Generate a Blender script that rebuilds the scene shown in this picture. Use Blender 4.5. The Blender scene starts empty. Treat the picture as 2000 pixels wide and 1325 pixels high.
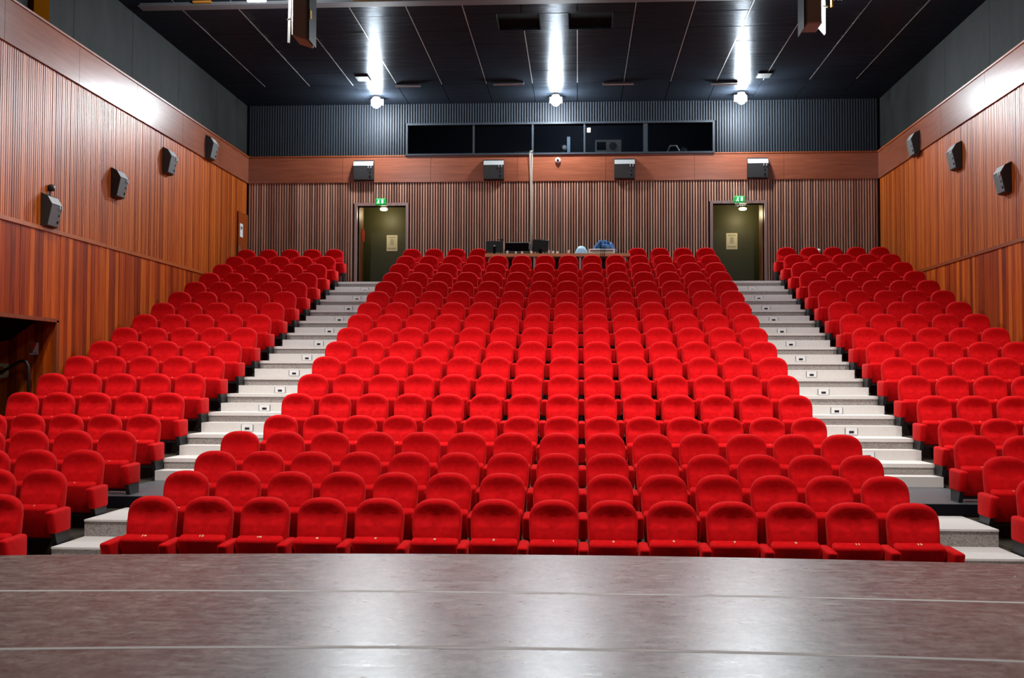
import bpy, bmesh, math, random
from mathutils import Vector, Matrix, Euler
random.seed(7)
PI = math.pi
S = bpy.context.scene
C = S.collection

# ------------------------------------------------------------------ camera
F_PX, YAW, PIT, ROL = 2130.5, 0.0605116, 0.0348750, 0.0029110
c, s = math.cos(YAW), math.sin(YAW); cp, sp = math.cos(PIT), math.sin(PIT); cr, sr = math.cos(ROL), math.sin(ROL)
Rv = Vector((c, s, 0)); Fv = Vector((-s*cp, c*cp, sp)); Uv = Vector((s*sp, -c*sp, cp))
R2 = cr*Rv + sr*Uv; U2 = cr*Uv - sr*Rv
cam_d = bpy.data.cameras.new('camera'); cam = bpy.data.objects.new('camera', cam_d); C.objects.link(cam)
M = Matrix.Identity(4)
for i in range(3):
    M[i][0] = R2[i]; M[i][1] = U2[i]; M[i][2] = -Fv[i]
M[0][3], M[1][3], M[2][3] = 0.5, 0.0, 2.03
cam.matrix_world = M
cam_d.sensor_width = 36.0; cam_d.lens = F_PX*36/2000
cam_d.clip_start = 0.05; cam_d.clip_end = 200
S.camera = cam
# ------------------------------------------------------------------ world, exposure, lights
S.view_settings.view_transform = 'Standard'; S.view_settings.look = 'None'
S.view_settings.gamma = 1.0; S.view_settings.use_curve_mapping = False
S.view_settings.exposure = 0.0
w = bpy.data.worlds.new('world'); S.world = w; w.use_nodes = True
w.node_tree.nodes['Background'].inputs[0].default_value = (0.8, 0.85, 1.0, 1)
w.node_tree.nodes['Background'].inputs[1].default_value = 0.02

def lamp(name, kind, loc, power, col=(1, 1, 1), **kw):
    d = bpy.data.lights.new(name, kind); d.energy = power; d.color = col
    o = bpy.data.objects.new(name, d); C.objects.link(o); o.location = loc
    tgt = kw.pop('target', None)
    for k, v in kw.items(): setattr(d, k, v)
    if tgt is not None:
        o.rotation_euler = (Vector(tgt) - Vector(loc)).to_track_quat('-Z', 'Y').to_euler()
    return o
COOL = (0.86, 0.95, 1.0); WARM = (1.0, 0.96, 0.905)
REAR = [(-4.58, 27.0, 8.96), (-0.06, 27.0, 8.96), (4.52, 27.0, 8.95)]
BRIDGE = [(-5.13, 18.6, 8.65), (4.93, 18.6, 8.51)]
for i, p in enumerate(REAR):
    lamp('rear_lamp_light', 'POINT', (p[0], p[1]-0.05, p[2]-0.15), 750, COOL, shadow_soft_size=0.12)
    lamp('rear_lamp_beam', 'SPOT', (p[0], p[1]-0.22, p[2]-0.16), 850, COOL, shadow_soft_size=0.15, spot_size=math.radians(130), spot_blend=0.7, target=(p[0]*1.0, 8.0, 1.5))
for i, p in enumerate(BRIDGE):
    lamp('bridge_lamp_light', 'POINT', (p[0], p[1], p[2]-0.12), 300, COOL, shadow_soft_size=0.12)
# house spots over the stage and over the front rows, all above the frame; the stage fills are added
for x in (-6.0, -2.0, 2.0, 6.0):
    lamp('house_spot', 'SPOT', (x, 14.4, 8.9), 1500, WARM, shadow_soft_size=0.25, spot_size=math.radians(86), spot_blend=1.0, target=(x*0.9, 17.2, 1.4))
for x in (-5.0, 0.0, 5.0):
    lamp('stage_spot', 'SPOT', (x, 8.6, 8.9), 1350, WARM, shadow_soft_size=0.25, spot_size=math.radians(108), spot_blend=0.8, target=(x, 11.2, 0.8))
for x in (-3.2, 3.2):
    lamp('stage_fill', 'SPOT', (x, 5.2, 8.9), 560, WARM, shadow_soft_size=0.3, spot_size=math.radians(66), spot_blend=0.8, target=(x*0.9, 5.6, 0.6))  # added fill spots that brighten the vinyl, no known fixtures
lamp('overhead_fill', 'POINT', (0, 4.0, 8.5), 260, WARM, shadow_soft_size=0.3)  # added soft fill for faces turned to the camera, no real bulb

# ------------------------------------------------------------------ material helpers
def mat(name, col=(0.5, 0.5, 0.5), rough=0.6, metal=0.0, spec=0.5, emit=None, estr=0.0, sheen=0.0, sheen_tint=(1, 1, 1)):
    m = bpy.data.materials.new(name); m.use_nodes = True
    b = m.node_tree.nodes['Principled BSDF']
    b.inputs['Base Color'].default_value = (*col, 1); b.inputs['Roughness'].default_value = rough
    b.inputs['Metallic'].default_value = metal; b.inputs['Specular IOR Level'].default_value = spec
    if emit: b.inputs['Emission Color'].default_value = (*emit, 1); b.inputs['Emission Strength'].default_value = estr
    if sheen:
        b.inputs['Sheen Weight'].default_value = sheen; b.inputs['Sheen Roughness'].default_value = 0.4
        b.inputs['Sheen Tint'].default_value = (*sheen_tint, 1)
    return m
def ior(m, v): m.node_tree.nodes['Principled BSDF'].inputs['IOR'].default_value = v
def nd(m, t, **kw):
    n = m.node_tree.nodes.new(t)
    for k, v in kw.items(): setattr(n, k, v)
    return n
def lk(m, a, b): m.node_tree.links.new(a, b)
def bsdf(m): return m.node_tree.nodes['Principled BSDF']
def pos_noise(m, scale, nscale=1.0, detail=4.0, rough=0.6):
    g = nd(m, 'ShaderNodeNewGeometry'); mp = nd(m, 'ShaderNodeMapping'); mp.inputs['Scale'].default_value = scale
    n = nd(m, 'ShaderNodeTexNoise'); n.inputs['Scale'].default_value = nscale; n.inputs['Detail'].default_value = detail
    n.inputs['Roughness'].default_value = rough
    lk(m, g.outputs['Position'], mp.inputs['Vector']); lk(m, mp.outputs[0], n.inputs['Vector'])
    return n.outputs['Fac']
def ramp(m, fac, stops):
    r = nd(m, 'ShaderNodeValToRGB'); e = r.color_ramp.elements
    while len(e) < len(stops): e.new(0.5)
    for k, (p, col) in enumerate(stops):
        e[k].position = p; e[k].color = (*col, 1) if len(col) == 3 else col
    lk(m, fac, r.inputs['Fac']); return r.outputs['Color']
def mix(m, a, b, fac=0.5, mode='MIX'):
    n = nd(m, 'ShaderNodeMix', data_type='RGBA', blend_type=mode)
    if isinstance(fac, float): n.inputs['Factor'].default_value = fac
    else: lk(m, fac, n.inputs['Factor'])
    for idx, v in ((6, a), (7, b)):
        if isinstance(v, tuple): n.inputs[idx].default_value = (*v, 1)
        else: lk(m, v, n.inputs[idx])
    return n.outputs[2]
def bump(m, h, strength=0.2, dist=0.01):
    n = nd(m, 'ShaderNodeBump'); n.inputs['Strength'].default_value = strength; n.inputs['Distance'].default_value = dist
    lk(m, h, n.inputs['Height']); lk(m, n.outputs[0], bsdf(m).inputs['Normal'])

# timber: per piece tone + streaky grain
def wood(name, dark, mid, light, rough, piece='OBJECT', grain=(7, 7, 0.5), pamp=0.55, spec=0.5):
    m = mat(name, mid, rough, spec=spec)
    if piece == 'OBJECT': pr = nd(m, 'ShaderNodeObjectInfo').outputs['Random']
    else: pr = nd(m, 'ShaderNodeNewGeometry').outputs['Random Per Island']
    g = pos_noise(m, grain, 2.2, 5, 0.65)
    a = nd(m, 'ShaderNodeMath', operation='MULTIPLY'); lk(m, pr, a.inputs[0]); a.inputs[1].default_value = pamp
    b = nd(m, 'ShaderNodeMath', operation='MULTIPLY_ADD'); lk(m, g, b.inputs[0]); b.inputs[1].default_value = 1.6*(1-pamp); b.inputs[2].default_value = -0.3*(1-pamp)
    t = nd(m, 'ShaderNodeMath', operation='ADD'); lk(m, a.outputs[0], t.inputs[0]); lk(m, b.outputs[0], t.inputs[1])
    lk(m, ramp(m, t.outputs[0], [(0.15, dark), (0.5, mid), (0.9, light)]), bsdf(m).inputs['Base Color'])
    return m
M_plank = wood('timber_plank', (0.14, 0.015, 0.001), (0.33, 0.045, 0.0025), (0.62, 0.135, 0.009), 0.5, spec=0.12)
M_batten_side = wood('timber_batten', (0.20, 0.032, 0.003), (0.42, 0.080, 0.007), (0.62, 0.16, 0.018), 0.42, 'ISLAND', spec=0.4)
M_batten_back = wood('timber_batten_back', (0.18, 0.075, 0.05), (0.38, 0.18, 0.12), (0.56, 0.31, 0.22), 0.42, 'ISLAND')
M_fascia = wood('veneer_fascia', (0.15, 0.040, 0.020), (0.21, 0.060, 0.030), (0.29, 0.088, 0.045), 0.28, 'OBJECT', (0.6, 0.6, 9), 0.2, spec=0.33)
M_trim = wood('timber_trim', (0.13, 0.026, 0.004), (0.26, 0.055, 0.008), (0.42, 0.10, 0.016), 0.4)
M_leaf = wood('door_leaf_timber', (0.12, 0.018, 0.002), (0.19, 0.030, 0.003), (0.26, 0.045, 0.005), 0.5, spec=0.2)
M_frame = wood('door_frame_timber', (0.16, 0.09, 0.08), (0.24, 0.14, 0.125), (0.32, 0.2, 0.18), 0.35, 'OBJECT', (8, 8, 0.5), 0.2)
M_gap = mat('dark_backing', (0.020, 0.006, 0.004), 0.8)
M_slat_dark = mat('dark_painted_slat', (0.023, 0.028, 0.036), 0.55); ior(M_slat_dark, 1.25)
M_dark_back = mat('dark_painted_backing', (0.004, 0.005, 0.008), 0.8, spec=0.2)
M_wallgrey = mat('charcoal_wall_paint', (0.036, 0.040, 0.042), 0.7, spec=0.3); ior(M_wallgrey, 1.2)
lk(M_wallgrey, ramp(M_wallgrey, pos_noise(M_wallgrey, (1.2, 1.2, 0.6), 2.0), [(0.3, (0.011, 0.0125, 0.0125)), (0.7, (0.019, 0.020, 0.020))]), bsdf(M_wallgrey).inputs['Base Color'])
M_ceil = mat('dark_ceiling_board', (0.009, 0.0115, 0.016), 0.30, spec=0.22); ior(M_ceil, 1.07)
nz = pos_noise(M_ceil, (0.5, 14, 1), 1.6, 5, 0.7)
gl = nd(M_ceil, 'ShaderNodeBsdfGlossy'); gl.inputs['Color'].default_value = (0.03, 0.032, 0.035, 1)
lk(M_ceil, ramp(M_ceil, nz, [(0.3, (0.18, 0.18, 0.18)), (0.75, (0.34, 0.34, 0.34))]), gl.inputs['Roughness'])
bump(M_ceil, nz, 0.35, 0.012); lk(M_ceil, bsdf(M_ceil).inputs['Normal'].links[0].from_socket, gl.inputs['Normal'])
bsdf(M_ceil).inputs['Specular IOR Level'].default_value = 0.0; ior(M_ceil, 1.0)
ad = nd(M_ceil, 'ShaderNodeAddShader'); lk(M_ceil, bsdf(M_ceil).outputs[0], ad.inputs[0]); lk(M_ceil, gl.outputs[0], ad.inputs[1])
lk(M_ceil, ad.outputs[0], M_ceil.node_tree.nodes['Material Output'].inputs['Surface'])
M_seam = mat('ceiling_joint_strip', (0.42, 0.42, 0.40), 0.3, 0.6)
M_black = mat('matt_black', (0.006, 0.006, 0.008), 0.9, spec=0.03)
M_blackgloss = mat('black_plastic', (0.012, 0.012, 0.014), 0.35)
M_spk = mat('speaker_grille_grey', (0.10, 0.106, 0.108), 0.5)
bump(M_spk, pos_noise(M_spk, (160, 160, 160), 1.0, 1), 0.3, 0.002)
M_spkside = mat('speaker_cabinet_black', (0.014, 0.014, 0.015), 0.5)
M_steel = mat('galvanised_steel', (0.45, 0.46, 0.46), 0.38, 0.8)
M_beam = mat('grey_painted_steel', (0.09, 0.09, 0.095), 0.5)
M_white = mat('white_plastic', (0.75, 0.76, 0.77), 0.4)
M_cream = mat('cream_tag', (0.85, 0.70, 0.50), 0.5)
M_bulb = mat('lamp_glow', (1, 1, 1), 0.3, emit=(0.9, 0.97, 1.0), estr=60)
M_bulbwarm = mat('corridor_lamp_glow', (1, 1, 0.9), 0.3, emit=(1.0, 0.85, 0.35), estr=5)
# velvet
def velvet(name, k):
    m = mat(name, (0.60*k, 0.002, 0.004), 0.9, spec=0.12, sheen=0.28, sheen_tint=(1.0, 0.10, 0.08))
    n = pos_noise(m, (9, 9, 9), 2.0, 4, 0.6)
    lk(m, ramp(m, n, [(0.3, (0.50*k, 0.0015, 0.004)), (0.7, (0.66*k, 0.003, 0.006))]), bsdf(m).inputs['Base Color'])
    return m
M_vel = velvet('red_velvet', 1.0)
M_leg = mat('seat_pedestal_metal', (0.016, 0.018, 0.022), 0.45, 0.3)
# stage floor
M_stage = mat('worn_stage_vinyl', (0.06, 0.045, 0.043), 0.34, spec=0.55)
n1 = pos_noise(M_stage, (2.6, 2.6, 1), 2.0, 10, 0.82); n2 = pos_noise(M_stage, (3.5, 12, 1), 1.3, 6, 0.75); n3 = pos_noise(M_stage, (22, 14, 1), 1.0, 6, 0.85)
base = ramp(M_stage, n1, [(0.25, (0.030, 0.0245, 0.0240)), (0.5, (0.080, 0.067, 0.065)), (0.75, (0.19, 0.163, 0.155))])
base = mix(M_stage, base, ramp(M_stage, n3, [(0.32, (0.32, 0.31, 0.31)), (0.68, (1.85, 1.83, 1.8))]), 1.0, 'MULTIPLY')
scr = ramp(M_stage, n2, [(0.50, (0, 0, 0)), (0.78, (0.65, 0.65, 0.65))])
lk(M_stage, mix(M_stage, base, (0.26, 0.22, 0.195), scr), bsdf(M_stage).inputs['Base Color'])
lk(M_stage, ramp(M_stage, n2, [(0.25, (0.24, 0.24, 0.24)), (0.75, (0.38, 0.38, 0.38))]), bsdf(M_stage).inputs['Roughness'])
bump(M_stage, n3, 0.16, 0.005)
M_dust = mat('dusty_seam', (0.30, 0.28, 0.275), 0.7)
M_scratch = mat('pale_scuff', (0.36, 0.31, 0.275), 0.7)
# stairs
M_terr = mat('speckled_concrete', (0.3, 0.28, 0.26), 0.75)
sn = pos_noise(M_terr, (1, 1, 1), 55.0, 3, 0.75)
lk(M_terr, ramp(M_terr, sn, [(0.30, (0.10, 0.085, 0.075)), (0.47, (0.30, 0.275, 0.26)), (0.75, (0.42, 0.40, 0.385))]), bsdf(M_terr).inputs['Base Color'])
M_stepw = mat('white_step', (0.66, 0.65, 0.63), 0.6)
lk(M_stepw, ramp(M_stepw, pos_noise(M_stepw, (1, 1, 1), 22, 4, 0.7), [(0.3, (0.63, 0.62, 0.60)), (0.7, (0.68, 0.67, 0.65))]), bsdf(M_stepw).inputs['Base Color'])
M_carpet = mat('dark_carpet', (0.050, 0.045, 0.040), 0.95, spec=0.1)
lk(M_carpet, ramp(M_carpet, pos_noise(M_carpet, (1, 1, 1), 30, 4, 0.8), [(0.3, (0.028, 0.026, 0.026)), (0.7, (0.085, 0.075, 0.055))]), bsdf(M_carpet).inputs['Base Color'])
M_slab = mat('blue_grey_lino', (0.075, 0.082, 0.092), 0.45)
M_olive = mat('olive_painted_door', (0.075, 0.070, 0.022), 0.5)
M_orange = mat('corridor_timber', (0.30, 0.10, 0.025), 0.45)
M_tabletop = mat('beech_table_top', (0.86, 0.50, 0.25), 0.4)
M_denim = mat('blue_denim', (0.035, 0.10, 0.26), 0.85)
dn = pos_noise(M_denim, (9, 9, 9), 1.6, 4)
lk(M_denim, ramp(M_denim, dn, [(0.35, (0.012, 0.04, 0.14)), (0.55, (0.05, 0.14, 0.32)), (0.75, (0.22, 0.36, 0.55))]), bsdf(M_denim).inputs['Base Color'])
M_paleblue = mat('pale_blue_plastic', (0.40, 0.58, 0.74), 0.4)
M_green = mat('exit_green_glow', (0.0, 0.25, 0.05), 0.4, emit=(0.0, 0.42, 0.06), estr=0.55)
M_exitw = mat('exit_white_glow', (0.8, 1, 0.85), 0.4, emit=(0.6, 1.0, 0.7), estr=1.3)
M_red = mat('red_sign', (0.75, 0.02, 0.015), 0.4)
M_paper = mat('poster_paper', (0.90, 0.80, 0.62), 0.7)
M_print = mat('poster_print', (0.55, 0.52, 0.36), 0.7)
M_glass = bpy.data.materials.new('booth_glass'); M_glass.use_nodes = True
gb = bsdf(M_glass); gb.inputs['Base Color'].default_value = (0.9, 0.95, 1, 1); gb.inputs['Roughness'].default_value = 0.03
gb.inputs['Transmission Weight'].default_value = 1.0; gb.inputs['IOR'].default_value = 1.02
gb.inputs['Specular IOR Level'].default_value = 0.5
M_yellow = mat('yellow_label', (0.75, 0.50, 0.03), 0.5)
M_ochre = mat('ochre_timber', (0.34, 0.13, 0.015), 0.5)
M_brownbox = mat('brown_grey_casing', (0.22, 0.15, 0.10), 0.5)
M_postw = mat('post_timber', (0.10, 0.032, 0.001), 0.8, spec=0.0); M_postw2 = mat('post_timber_yellow', (0.17, 0.07, 0.002), 0.8, spec=0.0)
M_led_r = mat('led_red', (1, .3, .1), 0.4, emit=(1, 0.35, 0.15), estr=3)
M_led_g = mat('led_green', (.3, 1, .9), 0.4, emit=(0.4, 1, 0.9), estr=3)
M_sky = mat('print_blue', (0.35, 0.5, 0.75), 0.6)

# ------------------------------------------------------------------ mesh helpers
class MB:
    def __init__(s): s.v = []; s.f = []
    def box(s, x0, x1, y0, y1, z0, z1):
        b = len(s.v)
        s.v += [(x0, y0, z0), (x1, y0, z0), (x1, y1, z0), (x0, y1, z0), (x0, y0, z1), (x1, y0, z1), (x1, y1, z1), (x0, y1, z1)]
        s.f += [tuple(b+i for i in q) for q in ((0, 3, 2, 1), (4, 5, 6, 7), (0, 1, 5, 4), (1, 2, 6, 5), (2, 3, 7, 6), (3, 0, 4, 7))]
        return s
    def prism(s, prof, a0, a1, axis='Y'):
        # prof: list of (p,q); axis Y -> (p,y,q); axis X -> (x,p,q); axis Z -> (p,q,z)
        n = len(prof); b = len(s.v)
        put = {'Y': lambda p, q, a: (p, a, q), 'X': lambda p, q, a: (a, p, q), 'Z': lambda p, q, a: (p, q, a)}[axis]
        for a in (a0, a1): s.v += [put(p, q, a) for p, q in prof]
        s.f += [tuple(b+i for i in range(n))[::-1], tuple(b+n+i for i in range(n))]
        s.f += [(b+i, b+(i+1) % n, b+n+(i+1) % n, b+n+i) for i in range(n)]
        return s
    def tube(s, pts, r, n=8, cap=True):
        pts = [Vector(p) for p in pts]; b = len(s.v)
        for i, p in enumerate(pts):
            t = (pts[min(i+1, len(pts)-1)] - pts[max(i-1, 0)]).normalized()
            u = t.cross(Vector((0, 0, 1)));
            if u.length < 1e-3: u = t.cross(Vector((0, 1, 0)))
            u.normalize(); v = t.cross(u)
            rr = r[i] if isinstance(r, (list, tuple)) else r
            for k in range(n):
                a = 2*PI*k/n; s.v.append(tuple(p + u*math.cos(a)*rr + v*math.sin(a)*rr))
        for i in range(len(pts)-1):
            for k in range(n):
                s.f.append((b+i*n+k, b+i*n+(k+1) % n, b+(i+1)*n+(k+1) % n, b+(i+1)*n+k))
        if cap:
            s.f.append(tuple(b+k for k in range(n))[::-1]); s.f.append(tuple(b+(len(pts)-1)*n+k for k in range(n)))
        return s
    def add(s, me_v, me_f, mtx=None):
        b = len(s.v)
        for v in me_v: s.v.append(tuple(mtx @ Vector(v)) if mtx is not None else tuple(v))
        s.f += [tuple(b+i for i in f) for f in me_f]
        return s
    def mesh(s, name, m, smooth=False, fix=True):
        me = bpy.data.meshes.new(name); me.from_pydata([tuple(v) for v in s.v], [], s.f)
        if fix:
            bm = bmesh.new(); bm.from_mesh(me); bmesh.ops.recalc_face_normals(bm, faces=bm.faces); bm.to_mesh(me); bm.free()
        me.materials.append(m)
        if smooth:
            me.polygons.foreach_set('use_smooth', [True]*len(me.polygons))
        me.update(); return me
def link(name, me, parent=None, loc=(0, 0, 0), rot=(0, 0, 0)):
    o = bpy.data.objects.new(name, me); C.objects.link(o); o.location = loc; o.rotation_euler = rot
    if parent: o.parent = parent
    return o
def obj(name, mb, m, parent=None, smooth=False, loc=(0, 0, 0), rot=(0, 0, 0)):
    return link(name, mb.mesh(name, m, smooth), parent, loc, rot)
def bbox(x0, x1, y0, y1, z0, z1, bev, seg=2):
    """bevelled box as (verts, faces)"""
    bm = bmesh.new(); bmesh.ops.create_cube(bm, size=1)
    for v in bm.verts: v.co = Vector((x0+(v.co.x+.5)*(x1-x0), y0+(v.co.y+.5)*(y1-y0), z0+(v.co.z+.5)*(z1-z0)))
    bmesh.ops.bevel(bm, geom=bm.edges[:], offset=bev, segments=seg, profile=0.5, affect='EDGES')
    bm.verts.index_update(); r = ([v.co.copy() for v in bm.verts], [tuple(v.index for v in f.verts) for f in bm.faces]); bm.free(); return r
def lathe(prof, n=16):
    v = []; f = []
    for r, z in prof:
        for k in range(n): v.append((r*math.cos(2*PI*k/n), r*math.sin(2*PI*k/n), z))
    for i in range(len(prof)-1):
        for k in range(n): f.append((i*n+k, i*n+(k+1) % n, (i+1)*n+(k+1) % n, (i+1)*n+k))
    f.append(tuple(range(n))[::-1]); f.append(tuple((len(prof)-1)*n+k for k in range(n)))
    return v, f
def tag(o, label, cat, group=None):
    o['label'] = label; o['category'] = cat
    if group: o['group'] = group
    return o
def struct(o): o['kind'] = 'structure'; return o
def stuff(o): o['kind'] = 'stuff'; return o
def thing(name, label, cat, loc=(0, 0, 0), rz=0, group=None):
    o = bpy.data.objects.new(name, None); o.empty_display_size = 0.1; C.objects.link(o)
    o.location = loc; o.rotation_euler = (0, 0, rz); return tag(o, label, cat, group)
def dup(root, loc, rz=0, label=None):
    r = root.copy(); C.objects.link(r); r.location = loc; r.rotation_euler = (0, 0, rz)
    if label: r['label'] = label
    for ch in list(root.children):
        k = ch.copy(); C.objects.link(k); k.parent = r
        for g in list(ch.children):
            d = g.copy(); C.objects.link(d); d.parent = k
    return r

# ------------------------------------------------------------------ dimensions
XL, XR, YB, ZC = -8.10, 8.06, 27.85, 9.10
PITCH = 0.55; HB = 0.893
ZT = [-1.151, -.985, -.839, -.661, -.527, -.243, .04, .33, .605, .881, 1.171, 1.454, 1.743, 2.024, 2.303, 2.591, 2.871, 3.141]
YR = [10.33 + .9*((i-1) if i <= 4 else i) for i in range(1, 19)]
ZF = [z + 2.03 - HB for z in ZT]
ZTOP = ZF[17]

# ------------------------------------------------------------------ floor: terraces under the seats
mb = MB()
mb.box(XL-1.8, XR+0.2, -4, 10.42, -0.35, ZF[0])
for i in range(1, 18):
    y0 = YR[i] - 0.83; y1 = YR[i+1]-0.83 if i < 17 else YB+2.2
    if i == 3: y1 = YR[4]-0.83
    mb.box(XL-(1.8 if 3 <= i <= 6 else 0.0), XR, y0, y1, -0.35 if i < 5 else ZF[i]-0.8, ZF[i])
floor = struct(obj('floor', mb, M_carpet))
# aisle stairs: one step object per riser, parts of the floor
E_A = 0.95; BL = 0.32
for sgn, x0, x1 in ((-1, -5.20, -3.93), (1, 3.93, 5.20)):
    for i in range(5, 18):
        ye = YR[i]-E_A; yn = (YR[i+1]-E_A) if i < 17 else YB
        z = ZF[i]
        mb = MB().box(x0, x1, ye, yn+0.02, z-0.30, z-0.045)
        o = obj('step', mb, M_terr, floor)
        mb = MB().box(x0, x1, ye-0.022, yn, z-0.045, z+0.004)
        n_ = obj('nosing', mb, M_stepw, o)
        mb = MB().box(x0+0.0, x1+(0.015 if sgn > 0 else 0), ye-BL, ye-0.001, z-0.30, z-0.141)
        b_ = obj('step', mb, M_stepw, floor)
        xc = 4.49*sgn; yf = ye-BL; zc = z-0.141-0.077
        mb = MB().box(xc-0.085, xc+0.085, yf-0.012, yf-0.001, zc-0.045, zc+0.045)
        obj('light_plate', mb, M_white, b_)
        mb = MB()
        for sx in (-1, 1): mb.box(xc+sx*0.088-0.004, xc+sx*0.088+0.004, yf-0.010, yf-0.0015, zc-0.045, zc+0.05)
        mb.box(xc-0.035, xc+0.035, yf-0.016, yf-0.0121, zc-0.026, zc+0.008)
        obj('light_louvre', mb, M_leg, b_)
    # lower flight
    xa0, xa1 = (-4.78, -3.93) if sgn < 0 else (3.93, 4.78)
    for (y0, y1, z0, z1) in ((8.95, 10.73, -0.3, 0.165), (10.73, 11.46, -0.3, 0.31), (11.46, 12.55, -0.3, 0.49)):
        obj('step', MB().box(xa0, xa1, y0, y1, z0, z1-0.02), M_terr, floor)
        obj('step_tread', MB().box(xa0, xa1, y0-0.012, y1, z1-0.02, z1), M_stepw, floor)
    xs0, xs1 = (-5.20, -3.93) if sgn < 0 else (3.93, 5.20)
    obj('landing', MB().box(xs0, xs1, 12.55, YR[5]-E_A, 0.35, 0.622), M_slab, floor)
    obj('landing_edge', MB().box(xs0, xs1, 12.53, 12.56, 0.49, 0.617), M_black, floor)

# ------------------------------------------------------------------ stage
SX0, SX1, ZS = -8.0, 7.96, 0.63
def edge_y(x): return 8.655 - 0.0165*(x-0.9)**2 if abs(x-0.9) < 6 else 8.655-0.0165*36
def seam_pts(yc, k, n=40):
    return [(SX0+(SX1-SX0)*i/n, yc - k*min((SX0+(SX1-SX0)*i/n-0.7)**2, 36)) for i in range(n+1)]
stage = thing('stage', 'low stage covered in worn dark brown vinyl strips in front of the first row', 'stage')
bands = [seam_pts(8.655, 0.0165), seam_pts(7.125, 0.0125), seam_pts(5.675, 0.021), seam_pts(4.2, 0.02), seam_pts(2.7, 0.01), seam_pts(-3.5, 0)]
for k in range(5):
    far, near = bands[k], bands[k+1]; mb = MB(); lo = -0.3 if k == 0 else ZS-0.05
    n = len(far); lip = 0.0015
    for (fx, fy), (nx, ny) in zip(far, near):
        yn = ny + 0.003
        mb.v += [(fx, fy, ZS-lip*0.2), (fx, fy-0.05, ZS), (nx, yn+0.035, ZS), (nx, yn, ZS+lip), (nx, yn-0.001, ZS-0.02), (fx, fy, ZS-0.05)]
    for i in range(n-1):
        a = i*6; b = a+6
        for q in range(5): mb.f.append((a+q, a+q+1, b+q+1, b+q))
    obj('vinyl_strip', mb, M_stage, stage)
for k in (1, 2):
    mb = MB(); bd = bands[k]
    for x, y in bd: mb.v += [(x, y-0.022, ZS+0.0004), (x, y+0.016, ZS+0.0022)]
    for i in range(len(bd)-1): mb.f.append((i*2, i*2+2, i*2+3, i*2+1))
    obj('seam_line', mb, M_dust, stage)
# stage front apron
mb = MB(); pts = bands[0]
for x, y in pts: mb.v += [(x, y-0.005, ZS-0.02), (x, y-0.005, -0.3)]
for i in range(len(pts)-1): mb.f.append((i*2, i*2+2, i*2+3, i*2+1))
obj('apron', mb, M_black, stage)
# scuffs on the vinyl, thin raised flakes
mb = MB()
rs = random.Random(3)
def scuff(x, y, L, a, wd):
    dx, dy = math.cos(a)*L/2, math.sin(a)*L/2; px, py = -math.sin(a)*wd/2, math.cos(a)*wd/2
    b = len(mb.v); z = ZS+0.0012
    mb.v += [(x-dx, y-dy, z), (x-px, y-py, z), (x+dx, y+dy, z), (x+px, y+py, z)]; mb.f.append((b, b+1, b+2, b+3))
scuff(-1.93, 5.85, 0.16, 1.15, 0.008); scuff(-1.0, 5.2, 0.10, 0.9, 0.008); scuff(1.12, 6.05, 0.20, -1.1, 0.008)
for i in range(80):
    scuff(rs.uniform(-3.4, 4.0), rs.uniform(4.7, 8.4), rs.uniform(0.02, 0.13), rs.choice([rs.gauss(0.15, 0.3), rs.gauss(0.1, 0.5), rs.gauss(0.9, 0.4)]), rs.uniform(0.003, 0.009))
stuff(obj('scuff_marks', mb, M_scratch, stage))

# ------------------------------------------------------------------ side walls
def yprism(x0, x1, segs, mb=None):
    mb = mb or MB()
    for (y0, y1, z0, z1) in segs: mb.box(x0, x1, y0, y1, z0, z1)
    return mb
DY0, DY1, DZ1 = 13.0, 17.50, 2.94   # opening in the left wall
wall_left = struct(obj('wall_left', yprism(XL-0.30, XL-0.06, [(-4, DY0, -0.4, ZC+.2), (DY0, DY1, DZ1, ZC+.2), (DY1, YB+.2, -0.4, ZC+.2)]), M_gap))
wall_right = struct(obj('wall_right', yprism(XR+0.06, XR+0.30, [(-4, YB+.2, -0.4, ZC+.2)]), M_gap))
Z_MID = 4.40; Z_F0, Z_F1 = 7.06, 7.725
PW = 0.145
def side_wall(wall, X, sg, ystart):
    # sg +1: surface faces +X (left wall)
    rr = random.Random(11 if sg > 0 else 12)
    shared = {}
    y = ystart
    while y < YB-0.05:
        lo = 0.0 if not (sg > 0 and DY0-0.2 < y < DY1) else DZ1+0.03
        key = lo
        if key not in shared:
            shared[key] = [MB().box(0, 0.05, 0.003, PW-0.004, lo, Z_MID-0.02).mesh('plank', M_plank), None]
        pr = rr.uniform(0, 0.010)
        link('plank', shared[key][0], wall, (X-sg*0.06+sg*pr if sg > 0 else X+0.06-pr-0.05, y, 0))
        y += PW
    # battens above
    mb = MB(); y = ystart - 4.0; p = 0.065
    while y < YB-0.03:
        d = 0.030+rr.uniform(0, 0.006)
        a, b = (X-0.06, X-0.06+d) if sg > 0 else (X+0.06-d, X+0.06)
        mb.box(a, b, y, y+0.047, Z_MID+0.03, Z_F0)
        y += p
    stuff(obj('battens', mb, M_batten_side, wall))
    # fascia panels
    y = 28.0 - 2.46*7
    jy = [y + 2.46*k for k in range(8)]; jy[-1] = YB
    for k in range(7):
        mb = MB()
        a, b = (X-0.06, X+0.012) if sg > 0 else (X-0.012, X+0.06)
        mb.box(a, b, jy[k]+0.004, jy[k+1]-0.004, Z_F0, Z_F1)
        obj('panel', mb, M_fascia, wall)
    # dark panels above
    for k in range(8):
        y0 = 8.2+2.46*k; y1 = min(y0+2.46, YB)
        a, b = (X-0.06, X-0.045) if sg > 0 else (X+0.045, X+0.06)
        obj('panel', MB().box(a, b, y0+0.006, y1-0.006, Z_F1, ZC), M_wallgrey, wall)
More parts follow.
